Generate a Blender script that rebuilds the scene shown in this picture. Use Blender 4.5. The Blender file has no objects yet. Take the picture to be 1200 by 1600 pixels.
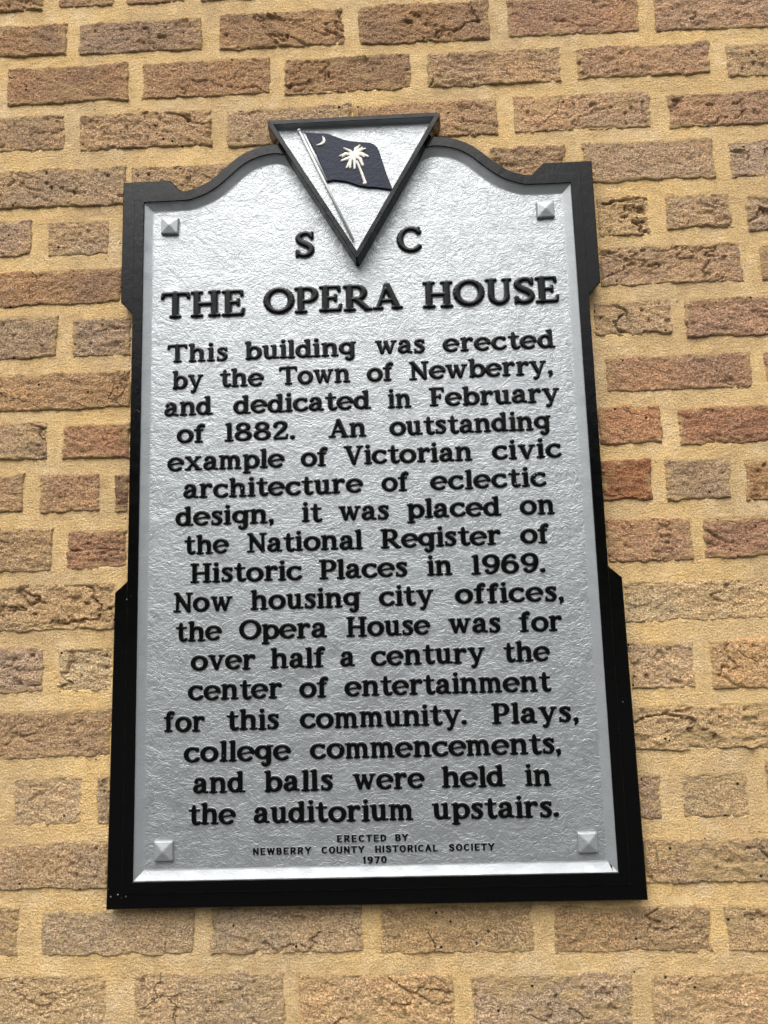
import bpy, bmesh, math, random
import numpy as np
from mathutils import Vector, Matrix

scene = bpy.context.scene
COL = scene.collection
Z0 = 1.25            # height of the marker's bottom edge above the pavement

# ------------------------------------------------------------------ camera
cam_data = bpy.data.cameras.new('camera')
cam = bpy.data.objects.new('camera', cam_data)
COL.objects.link(cam)
cam.location = (0.05727, -1.00109, 0.35419 + Z0)
cam.rotation_euler = (1.711825, 0.029124, 0.034391)
cam_data.sensor_fit = 'VERTICAL'
cam_data.angle = 2 * math.atan(800 / 1180)
cam_data.clip_start = 0.01
cam_data.clip_end = 2000
scene.camera = cam

# ------------------------------------------------------------------ sky, sun, exposure
SUN_DIR = Vector((-0.14, -0.58, 0.98)).normalized()       # towards the sun
SUN_EL = math.asin(SUN_DIR.z)
world = bpy.data.worlds.new('World')
scene.world = world
world.use_nodes = True
nt = world.node_tree
nt.nodes.clear()
wo = nt.nodes.new('ShaderNodeOutputWorld')
bg = nt.nodes.new('ShaderNodeBackground')
sky = nt.nodes.new('ShaderNodeTexSky')
sky.sky_type = 'NISHITA'
sky.sun_disc = False
sky.sun_elevation = SUN_EL
sky.sun_rotation = math.atan2(SUN_DIR.x, SUN_DIR.y)
sky.air_density = 1.0
sky.dust_density = 5.0
sky.ozone_density = 1.0
hs = nt.nodes.new('ShaderNodeHueSaturation')
hs.inputs['Saturation'].default_value = 0.25
bg.inputs['Strength'].default_value = 0.14
nt.links.new(sky.outputs[0], hs.inputs['Color'])
nt.links.new(hs.outputs[0], bg.inputs['Color'])
nt.links.new(bg.outputs[0], wo.inputs['Surface'])

sun_data = bpy.data.lights.new('sun', 'SUN')
sun_data.energy = 1.1
sun_data.angle = math.radians(60)
sun_data.color = (1.0, 0.97, 0.93)
sun = bpy.data.objects.new('sun', sun_data)
sun.rotation_euler = (-SUN_DIR).to_track_quat('-Z', 'Y').to_euler()
sun.location = (-2, -3, 6)
COL.objects.link(sun)

vs = scene.view_settings
vs.view_transform = 'Standard'
vs.look = 'None'
vs.exposure = 0.95
vs.gamma = 1.0

# ------------------------------------------------------------------ helpers
def link(o, parent=None):
    COL.objects.link(o)
    if parent is not None:
        o.parent = parent
    return o

def tag(o, label=None, cat=None, group=None, kind=None):
    if label: o['label'] = label
    if cat: o['category'] = cat
    if group: o['group'] = group
    if kind: o['kind'] = kind
    return o

def mesh_np(name, verts, faces, mats, matidx=None, smooth=True):
    me = bpy.data.meshes.new(name)
    me.from_pydata([tuple(v) for v in verts], [], [tuple(f) for f in faces])
    for m in mats: me.materials.append(m)
    if matidx is not None:
        me.polygons.foreach_set('material_index', np.asarray(matidx, dtype=np.int32))
    if smooth:
        me.polygons.foreach_set('use_smooth', np.ones(len(me.polygons), dtype=bool))
    me.update()
    return me

def grid_mesh(name, V, mats, smooth=True):
    """V: array (nz, nx, 3) of points -> quad grid facing -y"""
    nz, nx, _ = V.shape
    idx = np.arange(nz * nx).reshape(nz, nx)
    q = np.stack([idx[:-1, :-1], idx[:-1, 1:], idx[1:, 1:], idx[1:, :-1]], -1).reshape(-1, 4)
    me = bpy.data.meshes.new(name)
    n = len(q)
    me.vertices.add(nz * nx); me.vertices.foreach_set('co', V.reshape(-1).astype(np.float32))
    me.loops.add(n * 4); me.loops.foreach_set('vertex_index', q.reshape(-1).astype(np.int32))
    me.polygons.add(n)
    me.polygons.foreach_set('loop_start', (np.arange(n) * 4).astype(np.int32))
    me.polygons.foreach_set('loop_total', np.full(n, 4, dtype=np.int32))
    if smooth: me.polygons.foreach_set('use_smooth', np.ones(n, dtype=bool))
    for m in mats: me.materials.append(m)
    me.update(calc_edges=True)
    return me

def hash2(ix, iy, seed):
    h = (ix * 374761393 + iy * 668265263 + seed * 974634777) & 0xffffffff
    h = ((h ^ (h >> 13)) * 1274126177) & 0xffffffff
    h = (h ^ (h >> 16)) & 0xffffffff
    return h / 4294967295.0

def vnoise(x, y, seed=0):
    xi = np.floor(x).astype(np.int64); yi = np.floor(y).astype(np.int64)
    fx = x - xi; fy = y - yi
    fx = fx * fx * fx * (fx * (fx * 6 - 15) + 10); fy = fy * fy * fy * (fy * (fy * 6 - 15) + 10)
    a = hash2(xi, yi, seed); b = hash2(xi + 1, yi, seed)
    c = hash2(xi, yi + 1, seed); d = hash2(xi + 1, yi + 1, seed)
    return (a * (1 - fx) + b * fx) * (1 - fy) + (c * (1 - fx) + d * fx) * fy   # 0..1

def fbm(x, y, seed=0, octs=4, gain=0.5):
    s = 0; a = 1; t = 0
    for k in range(octs):
        s = s + a * (vnoise(x, y, seed + k * 17) - 0.5) * 2; t += a
        a *= gain; x = x * 2.03 + 11.3; y = y * 2.03 + 5.7
    return s / t          # about -1..1

def sstep(a, b, x):
    t = np.clip((x - a) / (b - a), 0, 1)
    return t * t * (3 - 2 * t)

# ------------------------------------------------------------------ materials
def new_mat(name):
    m = bpy.data.materials.new(name); m.use_nodes = True
    nt = m.node_tree; nt.nodes.clear()
    out = nt.nodes.new('ShaderNodeOutputMaterial')
    p = nt.nodes.new('ShaderNodeBsdfPrincipled')
    nt.links.new(p.outputs[0], out.inputs[0])
    return m, nt, p

def N(nt, kind, **kw):
    n = nt.nodes.new(kind)
    for k, v in kw.items():
        if k in n.inputs: n.inputs[k].default_value = v
        else: setattr(n, k, v)
    return n

def noise(nt, vec, scale, detail=4, rough=0.55, distort=0.0, mapping=None):
    n = nt.nodes.new('ShaderNodeTexNoise')
    n.inputs['Scale'].default_value = scale; n.inputs['Detail'].default_value = detail
    n.inputs['Roughness'].default_value = rough; n.inputs['Distortion'].default_value = distort
    nt.links.new(vec, n.inputs['Vector'])
    return n.outputs['Fac']

def mapping(nt, vec, scale=(1, 1, 1), rot=(0, 0, 0)):
    n = nt.nodes.new('ShaderNodeMapping')
    n.inputs['Scale'].default_value = scale; n.inputs['Rotation'].default_value = rot
    nt.links.new(vec, n.inputs['Vector'])
    return n.outputs[0]

def ramp(nt, fac, stops):
    n = nt.nodes.new('ShaderNodeValToRGB')
    e = n.color_ramp.elements
    while len(e) < len(stops): e.new(0.5)
    for el, (p, c) in zip(e, stops):
        el.position = p; el.color = (c, c, c, 1) if isinstance(c, (int, float)) else (*c, 1)
    nt.links.new(fac, n.inputs[0])
    return n.outputs[0]

def mix(nt, fac, a, b, mode='MIX'):
    n = nt.nodes.new('ShaderNodeMix'); n.data_type = 'RGBA'; n.blend_type = mode
    def put(i, v):
        if isinstance(v, (int, float)): n.inputs[i].default_value = v if i == 0 else (v, v, v, 1)
        elif isinstance(v, tuple): n.inputs[i].default_value = (*v, 1)
        else: nt.links.new(v, n.inputs[i])
    put(0, fac); put(6, a); put(7, b)
    return n.outputs[2]

def math_(nt, op, a, b=None):
    n = nt.nodes.new('ShaderNodeMath'); n.operation = op
    for i, v in enumerate((a, b)):
        if v is None: continue
        if isinstance(v, (int, float)): n.inputs[i].default_value = v
        else: nt.links.new(v, n.inputs[i])
    return n.outputs[0]

def bump(nt, h, strength, dist, prev=None):
    n = nt.nodes.new('ShaderNodeBump')
    n.inputs['Strength'].default_value = strength; n.inputs['Distance'].default_value = dist
    nt.links.new(h, n.inputs['Height'])
    if prev is not None: nt.links.new(prev, n.inputs['Normal'])
    return n.outputs[0]

def geo_pos(nt):
    return nt.nodes.new('ShaderNodeNewGeometry').outputs['Position']

def srgb(r, g, b, k=1.0):
    f = lambda c: ((c / 255 + 0.055) / 1.055) ** 2.4 if c > 10 else c / 255 / 12.92
    return (f(r) * k, f(g) * k, f(b) * k)

ALB = 0.93    # photographed brick colour -> reflectance
def make_brick_mat():
    m, nt, p = new_mat('rough_brick')
    P = geo_pos(nt)
    oi = nt.nodes.new('ShaderNodeObjectInfo')
    base = oi.outputs['Color']
    # streaky drag marks, patches, sandy smears, dark inclusions, pale grit
    n1 = noise(nt, mapping(nt, P, (1, 1, 2.2), (0, 0.3, 0)), 28, 6, 0.65, 0.6)
    n2 = noise(nt, P, 9, 3, 0.5)
    n3 = noise(nt, P, 420, 3, 0.7)
    n4 = noise(nt, P, 90, 5, 0.65)
    c = mix(nt, 1.0, base, ramp(nt, n1, [(0.25, (0.78, 0.75, 0.74)), (0.5, (1, 1, 1)), (0.75, (1.16, 1.15, 1.12))]), 'MULTIPLY')
    c = mix(nt, 1.0, c, ramp(nt, n2, [(0.3, (0.86, 0.87, 0.93)), (0.7, (1.16, 1.06, 0.96))]), 'MULTIPLY')
    c = mix(nt, 1.0, c, ramp(nt, n3, [(0.34, (0.44, 0.40, 0.37)), (0.5, (1, 1, 1)), (0.62, (1.5, 1.5, 1.48))]), 'MULTIPLY')
    smear = math_(nt, 'MULTIPLY', ramp(nt, n4, [(0.50, 0.0), (0.66, 0.6)]), ramp(nt, noise(nt, P, 14, 3, 0.6), [(0.46, 0.0), (0.66, 1.0)]))
    c = mix(nt, smear, c, srgb(206, 172, 118, ALB))
    sa = nt.nodes.new('ShaderNodeAttribute'); sa.attribute_name = 'smear'
    c = mix(nt, math_(nt, 'MULTIPLY', sa.outputs['Fac'], 0.7), c, mix(nt, n3, srgb(190, 158, 110), srgb(226, 194, 140)))
    vor = nt.nodes.new('ShaderNodeTexVoronoi'); vor.inputs['Scale'].default_value = 75
    nt.links.new(P, vor.inputs['Vector'])
    pits = math_(nt, 'MULTIPLY', ramp(nt, vor.outputs['Distance'], [(0.10, 1.0), (0.17, 0.0)]), ramp(nt, noise(nt, P, 33, 2), [(0.55, 0.0), (0.6, 1.0)]))
    c = mix(nt, pits, c, (0.02, 0.018, 0.018))
    vor2 = nt.nodes.new('ShaderNodeTexVoronoi'); vor2.inputs['Scale'].default_value = 130
    nt.links.new(P, vor2.inputs['Vector'])
    grit = math_(nt, 'MULTIPLY', ramp(nt, vor2.outputs['Distance'], [(0.14, 1.0), (0.22, 0.0)]), ramp(nt, noise(nt, P, 51, 2), [(0.56, 0.0), (0.62, 0.8)]))
    c = mix(nt, grit, c, (0.62, 0.52, 0.40))
    # cracks
    vc = nt.nodes.new('ShaderNodeTexVoronoi'); vc.feature = 'DISTANCE_TO_EDGE'; vc.inputs['Scale'].default_value = 13
    dv = nt.nodes.new('ShaderNodeVectorMath'); dv.operation = 'MULTIPLY_ADD'
    nc = nt.nodes.new('ShaderNodeTexNoise'); nc.inputs['Scale'].default_value = 30; nc.inputs['Detail'].default_value = 5
    nt.links.new(P, nc.inputs['Vector'])
    nt.links.new(nc.outputs['Color'], dv.inputs[0]); dv.inputs[1].default_value = (0.05, 0.05, 0.05)
    nt.links.new(P, dv.inputs[2]); nt.links.new(dv.outputs[0], vc.inputs['Vector'])
    crack = math_(nt, 'MULTIPLY', ramp(nt, vc.outputs['Distance'], [(0.0, 1.0), (0.018, 0.0)]), ramp(nt, noise(nt, P, 9, 2), [(0.60, 0.0), (0.66, 1.0)]))
    c = mix(nt, math_(nt, 'MULTIPLY', crack, 0.75), c, (0.05, 0.035, 0.025))
    nt.links.new(c, p.inputs['Base Color'])
    p.inputs['Roughness'].default_value = 0.95
    p.inputs['Specular IOR Level'].default_value = 0.15
    h = math_(nt, 'ADD', math_(nt, 'MULTIPLY', noise(nt, P, 330, 3, 0.85), 3.0), math_(nt, 'MULTIPLY', n4, 1.6))
    h = math_(nt, 'ADD', h, math_(nt, 'MULTIPLY', noise(nt, mapping(nt, P, (1, 1, 2.6), (0, 0.35, 0)), 120, 4, 0.6, 0.4), 1.5))
    h = math_(nt, 'SUBTRACT', h, math_(nt, 'MULTIPLY', pits, 0.8))
    h = math_(nt, 'SUBTRACT', h, math_(nt, 'MULTIPLY', crack, 1.2))
    nt.links.new(bump(nt, h, 1.0, 0.0030), p.inputs['Normal'])
    return m

def make_mortar_mat():
    m, nt, p = new_mat('sandy_mortar')
    P = geo_pos(nt)
    n1 = noise(nt, P, 7, 4, 0.55)
    n2 = noise(nt, P, 600, 2, 0.7)
    n3 = noise(nt, P, 45, 4, 0.6)
    c = mix(nt, ramp(nt, n1, [(0.35, 0.0), (0.65, 1.0)]), srgb(201, 173, 130, ALB), srgb(221, 187, 130, ALB))
    c = mix(nt, math_(nt, 'MULTIPLY', ramp(nt, noise(nt, P, 22, 5, 0.65), [(0.5, 0.0), (0.7, 1.0)]), 0.45), c, srgb(232, 210, 174, ALB))
    c = mix(nt, math_(nt, 'MULTIPLY', ramp(nt, noise(nt, mapping(nt, P, (1, 1, 2), (0, 0, 0)), 13, 4, 0.6), [(0.52, 0.0), (0.68, 1.0)]), 0.35), c, srgb(180, 150, 108, ALB))
    c = mix(nt, 1.0, c, ramp(nt, n2, [(0.32, (0.68, 0.65, 0.60)), (0.5, (1, 1, 1)), (0.68, (1.22, 1.22, 1.20))]), 'MULTIPLY')
    c = mix(nt, 1.0, c, ramp(nt, n3, [(0.3, (0.88, 0.86, 0.84)), (0.6, (1.03, 1.03, 1.03))]), 'MULTIPLY')
    vor = nt.nodes.new('ShaderNodeTexVoronoi'); vor.inputs['Scale'].default_value = 60
    nt.links.new(P, vor.inputs['Vector'])
    pits = math_(nt, 'MULTIPLY', ramp(nt, vor.outputs['Distance'], [(0.06, 1.0), (0.10, 0.0)]), ramp(nt, noise(nt, P, 20, 2), [(0.58, 0.0), (0.62, 1.0)]))
    c = mix(nt, math_(nt, 'MULTIPLY', pits, 0.8), c, (0.06, 0.045, 0.03))
    nt.links.new(c, p.inputs['Base Color'])
    p.inputs['Roughness'].default_value = 0.95
    p.inputs['Specular IOR Level'].default_value = 0.15
    h = math_(nt, 'ADD', math_(nt, 'MULTIPLY', noise(nt, P, 330, 3, 0.75), 1.8), math_(nt, 'MULTIPLY', n3, 0.9))
    h = math_(nt, 'ADD', h, math_(nt, 'MULTIPLY', noise(nt, mapping(nt, P, (1, 1, 3.0), (0, 0.12, 0)), 60, 3, 0.6), 0.8))
    h = math_(nt, 'SUBTRACT', h, pits)
    nt.links.new(bump(nt, h, 1.0, 0.0018), p.inputs['Normal'])
    return m

def make_silver(name, wrinkle=1.0, tint=(0.345, 0.363, 0.372), metal=0.66):
    m, nt, p = new_mat(name)
    P = geo_pos(nt)
    # leathery, wrinkled cast skin under silver paint
    d = nt.nodes.new('ShaderNodeTexNoise'); d.inputs['Scale'].default_value = 38; d.inputs['Detail'].default_value = 3
    nt.links.new(P, d.inputs['Vector'])
    ad = nt.nodes.new('ShaderNodeVectorMath'); ad.operation = 'MULTIPLY_ADD'
    nt.links.new(d.outputs['Color'], ad.inputs[0]); ad.inputs[1].default_value = (0.035, 0.035, 0.035)
    nt.links.new(P, ad.inputs[2]); W = ad.outputs[0]
    v = nt.nodes.new('ShaderNodeTexVoronoi'); v.feature = 'DISTANCE_TO_EDGE'; v.inputs['Scale'].default_value = 105
    nt.links.new(mapping(nt, W, (0.75, 1, 1.25), (0, 0.5, 0)), v.inputs['Vector'])
    cell = ramp(nt, v.outputs['Distance'], [(0.0, 0.0), (0.10, 0.75), (0.35, 1.0)])
    n1 = noise(nt, mapping(nt, W, (0.7, 1, 1.5), (0, 0.45, 0)), 130, 4, 0.62, 1.2)
    n2 = noise(nt, P, 420, 2, 0.6, 0.5)
    n3 = noise(nt, P, 26, 3, 0.5)
    h = math_(nt, 'ADD', math_(nt, 'MULTIPLY', cell, 0.30), math_(nt, 'MULTIPLY', n1, 1.5))
    h = math_(nt, 'ADD', h, math_(nt, 'MULTIPLY', n2, 0.22))
    h = math_(nt, 'ADD', h, math_(nt, 'MULTIPLY', n3, 1.6))
    nt.links.new(bump(nt, h, wrinkle, 0.00060), p.inputs['Normal'])
    c = mix(nt, noise(nt, P, 11, 4, 0.6), tint, tuple(t * 1.06 for t in tint))
    c = mix(nt, 1.0, c, ramp(nt, n2, [(0.3, (0.93, 0.93, 0.93)), (0.6, (1, 1, 1))]), 'MULTIPLY')
    nt.links.new(c, p.inputs['Base Color'])
    p.inputs['Metallic'].default_value = metal
    nt.links.new(ramp(nt, noise(nt, P, 60, 3), [(0.3, 0.38), (0.7, 0.52)]), p.inputs['Roughness'])
    return m

def make_black(name, strength=0.9, base=0.0010, spec=0.22, rlo=0.14, rhi=0.24):
    m, nt, p = new_mat(name)
    P = geo_pos(nt)
    n1 = noise(nt, mapping(nt, P, (1, 1, 0.5), (0, 0.3, 0)), 170, 4, 0.6, 0.5)
    n2 = noise(nt, P, 60, 3, 0.5)
    n3 = noise(nt, P, 500, 2, 0.6)
    h = math_(nt, 'ADD', n1, math_(nt, 'MULTIPLY', n2, 0.4))
    h = math_(nt, 'ADD', h, math_(nt, 'MULTIPLY', n3, 0.3))
    nt.links.new(bump(nt, h, strength, 0.00034), p.inputs['Normal'])
    vor = nt.nodes.new('ShaderNodeTexVoronoi'); vor.inputs['Scale'].default_value = 130
    nt.links.new(P, vor.inputs['Vector'])
    chip = math_(nt, 'MULTIPLY', ramp(nt, vor.outputs['Distance'], [(0.10, 1.0), (0.16, 0.0)]), ramp(nt, noise(nt, P, 16, 4, 0.7), [(0.60, 0.0), (0.66, 0.6)]))
    c = mix(nt, chip, (base, base * 1.04, base), (0.35, 0.36, 0.36))
    nt.links.new(c, p.inputs['Base Color'])
    nt.links.new(ramp(nt, n2, [(0.3, rlo), (0.7, rhi)]), p.inputs['Roughness'])
    p.inputs['Specular IOR Level'].default_value = spec
    return m

def make_plain(name, col, rough=0.6, metallic=0.0, bstr=0.5):
    m, nt, p = new_mat(name)
    P = geo_pos(nt)
    n1 = noise(nt, P, 220, 4, 0.6, 0.4)
    c = mix(nt, 1.0, col, ramp(nt, n1, [(0.3, (0.85, 0.85, 0.85)), (0.7, (1.1, 1.1, 1.1))]), 'MULTIPLY')
    nt.links.new(c, p.inputs['Base Color'])
    p.inputs['Roughness'].default_value = rough
    p.inputs['Metallic'].default_value = metallic
    nt.links.new(bump(nt, n1, bstr, 0.0006), p.inputs['Normal'])
    return m

M_BRICK = make_brick_mat()
M_MORTAR = make_mortar_mat()
M_SILVER = make_silver('silver_paint_wrinkled', 1.0)
M_SILVER_S = make_silver('silver_paint_smooth', 0.25)
M_SILVER_E = make_silver('silver_paint_edge', 0.3, (0.30, 0.315, 0.322), 0.4)
M_POLE = make_silver('pale_silver_pole_paint', 0.2, (0.56, 0.57, 0.56), 0.12)
M_BLACK = make_black('black_paint')
M_LETTER = make_black('black_letter_paint', 0.6, 0.0010, 0.22, 0.18, 0.30)
M_NAVY = make_plain('navy_blue_paint', (0.003, 0.007, 0.026), 0.42, 0, 0.8)
M_NAVY.node_tree.nodes['Principled BSDF'].inputs['Specular IOR Level'].default_value = 0.2
M_CREAM = make_plain('cream_paint', (0.72, 0.70, 0.62), 0.5, 0, 0.4)
M_DARK_MASS = make_plain('dark_mass_surface', (0.025, 0.032, 0.016), 0.95)  # surface of the dark mass added out of view to darken reflections
M_PAVE = make_plain('asphalt_pavement', (0.038, 0.038, 0.038), 0.9)

# ------------------------------------------------------------------ ground
gv = np.array([[[-600, -600, 0], [600, -600, 0]], [[-600, 200, 0], [600, 200, 0]]], float)
ground = bpy.data.objects.new('ground', grid_mesh('ground', gv, [M_PAVE], False))
link(ground); tag(ground, 'dark grey pavement at the foot of the brick wall', kind='structure')

# unseen dark mass added behind the camera for the lower glossy frame to mirror
hx = np.linspace(-260, 260, 90); hy = np.linspace(-150, -45, 24)
HX, HY = np.meshgrid(hx, hy)
tt = np.clip((-45 - HY) / 45, 0, 1)
HZ = (tt * tt * (3 - 2 * tt)) * 34 * (1 - 0.55 * (np.abs(HX) / 260) ** 2) * (1 + 0.18 * fbm(HX * 0.05, HY * 0.05, 5, 3)) - 0.3
hills = bpy.data.objects.new('hills', grid_mesh('hills', np.stack([HX[::-1], HY[::-1], HZ[::-1]], -1), [M_DARK_MASS]))
link(hills); tag(hills, 'unseen dark mass added facing the wall', kind='structure')

# ------------------------------------------------------------------ brick wall
WALL_Y = 0.024
wall = bpy.data.objects.new('brick_wall', None); link(wall)
wall.location = (0, WALL_Y, 0)
tag(wall, 'rough tan and reddish brown brick wall with wide sandy yellow mortar behind the plaque', 'wall')

def wall_part(name, me):
    o = bpy.data.objects.new(name, me); link(o, wall)
    return o

# solid body of the wall behind the bricks
bm = bmesh.new()
bmesh.ops.create_cube(bm, size=1)
for v in bm.verts:
    v.co = Vector((v.co.x * 7, 0.012 + (v.co.y + 0.5) * 0.3, (v.co.z + 0.5) * 4.2))
me = bpy.data.meshes.new('wall_core'); bm.to_mesh(me); bm.free(); me.materials.append(M_MORTAR)
wall_part('wall_core', me)

ROWS = {
 'A': [(-0.645, -0.476, 1.3515, 1.2965), (-0.452, -0.366, 1.3515, 1.297), (-0.346, -0.254, 1.351, 1.2965), (-0.232, -0.105, 1.351, 1.2965), (-0.083, 0.112, 1.351, 1.296), (0.134, 0.329, 1.35, 1.296), (0.351, 0.546, 1.35, 1.296)],
 'B': [(-0.6516, -0.4366, 1.2731, 1.2186), (-0.4191, -0.2296, 1.2711, 1.2158), (-0.2032, -0.0132, 1.2734, 1.212), (0.0093, 0.2064, 1.2745, 1.2071), (0.2328, 0.4281, 1.2718, 1.208), (0.4496, 0.646, 1.2682, 1.2038)],
 'C': [(-0.5263, -0.3413, 1.2006, 1.1377), (-0.3199, -0.1246, 1.1982, 1.1367), (-0.1053, 0.0855, 1.1925, 1.1324), (0.1097, 0.3084, 1.1904, 1.1318), (0.3298, 0.5267, 1.1862, 1.1321), (0.5483, 0.7297, 1.1782, 1.1235)],
 'D': [(-0.628, -0.4349, 1.121, 1.0612), (-0.4127, -0.2135, 1.1175, 1.0571), (-0.1904, -0.0053, 1.1132, 1.0521), (-0.0032, 0.2108, 1.1105, 1.0518), (0.2339, 0.4338, 1.1113, 1.052), (0.4583, 0.648, 1.1033, 1.0484)],
 'E': [(-0.5406, -0.341, 1.0318, 0.9694), (-0.3335, -0.1478, 1.0287, 0.9667), (0.1951, 0.3061, 1.0318, 0.9705), (0.3297, 0.519, 1.0327, 0.9678), (0.5386, 0.721, 1.0249, 0.9654)],
 'F': [(-0.5659, -0.4795, 0.9533, 0.8959), (-0.4566, -0.3632, 0.9478, 0.8927), (0.3441, 0.4194, 0.9478, 0.8852), (0.4435, 0.5337, 0.9455, 0.8918), (0.5553, 0.7382, 0.9405, 0.8823)],
 'G': [(-0.5432, -0.3446, 0.8725, 0.8175), (0.3427, 0.5432, 0.8704, 0.81), (0.5659, 0.7556, 0.8639, 0.8069)],
 'H': [(-0.6341, -0.4363, 0.803, 0.7392), (-0.4149, -0.3292, 0.796, 0.7373), (0.3274, 0.4376, 0.7887, 0.737), (0.4566, 0.6501, 0.7887, 0.7307)],
 'I': [(-0.536, -0.3277, 0.717, 0.6603), (0.3397, 0.5414, 0.7082, 0.6558), (0.5592, 0.7365, 0.7042, 0.6521)],
 'J': [(-0.6253, -0.4453, 0.6475, 0.5918), (-0.4251, -0.3282, 0.6396, 0.5879), (0.3257, 0.4112, 0.6365, 0.5814), (0.4347, 0.6331, 0.6309, 0.5771)],
 'K': [(-0.5659, -0.4773, 0.5712, 0.5156), (-0.4546, -0.3693, 0.5681, 0.5146), (-0.3494, -0.3269, 0.5655, 0.5121), (0.3248, 0.3922, 0.561, 0.5043), (0.4112, 0.4987, 0.5592, 0.501), (0.5169, 0.7012, 0.5571, 0.4975)],
 'L': [(-0.6344, -0.4328, 0.4936, 0.4321), (-0.414, -0.3281, 0.4882, 0.4332), (0.326, 0.4394, 0.4788, 0.4208), (0.4543, 0.6415, 0.4775, 0.4216)],
 'M': [(-0.5579, -0.3443, 0.4164, 0.3511), (0.3432, 0.5405, 0.3948, 0.34)],
 'N': [(-0.6423, -0.4406, 0.3305, 0.2682), (-0.4213, -0.3442, 0.3278, 0.2675), (0.3436, 0.4285, 0.3138, 0.2527), (0.4496, 0.6309, 0.3144, 0.2503)],
 'O': [(-0.5494, -0.345, 0.2466, 0.1834), (0.3411, 0.5241, 0.2325, 0.1744)],
 'P': [(-0.4761, -0.3817, 0.1617, 0.0985), (-0.3646, -0.3458, 0.1601, 0.097), (0.3411, 0.3721, 0.1457, 0.0905), (0.3982, 0.4849, 0.1454, 0.0903)],
 'Q': [(-0.541, -0.3457, 0.0788, 0.0193), (0.3433, 0.5157, 0.0671, 0.0117)],
 'R': [(-0.5706, -0.461, -0.0013, -0.0626), (-0.4317, -0.2317, -0.006, -0.0623), (-0.211, -0.0155, -0.0082, -0.0633), (0.0049, 0.1993, -0.0095, -0.0665), (0.225, 0.4221, -0.0133, -0.0683), (0.4389, 0.6333, -0.0146, -0.0693)],
 'S': [(-0.5409, -0.3444, -0.0851, -0.1493), (-0.3108, -0.1171, -0.0831, -0.1483), (-0.0993, 0.0965, -0.0876, -0.1509), (0.1181, 0.3189, -0.0908, -0.1536), (0.341, 0.5381, -0.0925, -0.1563)],
}
# sRGB look of the bricks, cycled with the row notes below
TAN = (168, 138, 108); MAUVE = (165, 137, 116); BROWN = (158, 117, 84); RED = (168, 106, 74); ROSE = (168, 122, 97)
OCHRE = (188, 152, 105); RUST = (166, 96, 60); GREYTAN = (170, 147, 118)
PAL = {'A': [BROWN, BROWN, BROWN, TAN, ROSE], 'B': [BROWN, (160, 128, 104), BROWN, BROWN, ROSE, (178, 138, 112)],
 'C': [(156, 112, 80), BROWN, BROWN, (166, 132, 100), (172, 130, 100), (172, 140, 104)],
 'D': [(166, 132, 98), (168, 132, 98), TAN, (168, 128, 96), (174, 134, 102), (172, 130, 102)],
 'E': [TAN, TAN, (168, 130, 96), (170, 138, 108), MAUVE], 'F': [MAUVE, TAN, OCHRE, TAN, MAUVE],
 'G': [(160, 118, 84), (168, 132, 104), (160, 125, 95)], 'H': [TAN, MAUVE, TAN, ROSE],
 'I': [(164, 126, 90), (160, 116, 90), ROSE], 'J': [TAN, (166, 112, 82), (172, 112, 80), (170, 108, 78)],
 'K': [(172, 130, 94), (168, 125, 92), (140, 100, 76), RUST, TAN, (172, 118, 72)], 'L': [(176, 140, 98), (164, 114, 88), (174, 126, 94), (168, 112, 84)],
 'M': [(178, 146, 104), (188, 158, 112)], 'N': [MAUVE, (186, 164, 124), (180, 148, 112), (182, 142, 98)],
 'O': [(166, 132, 100), (188, 156, 110)], 'P': [GREYTAN, GREYTAN, MAUVE, (180, 150, 108)],
 'Q': [(168, 138, 104), (174, 144, 106)], 'R': [(168, 134, 100), GREYTAN, GREYTAN, (178, 148, 104), (174, 140, 98), (180, 148, 104)],
 'S': [(186, 156, 112), GREYTAN, (196, 156, 108), (166, 142, 116), (184, 148, 106)]}

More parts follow.
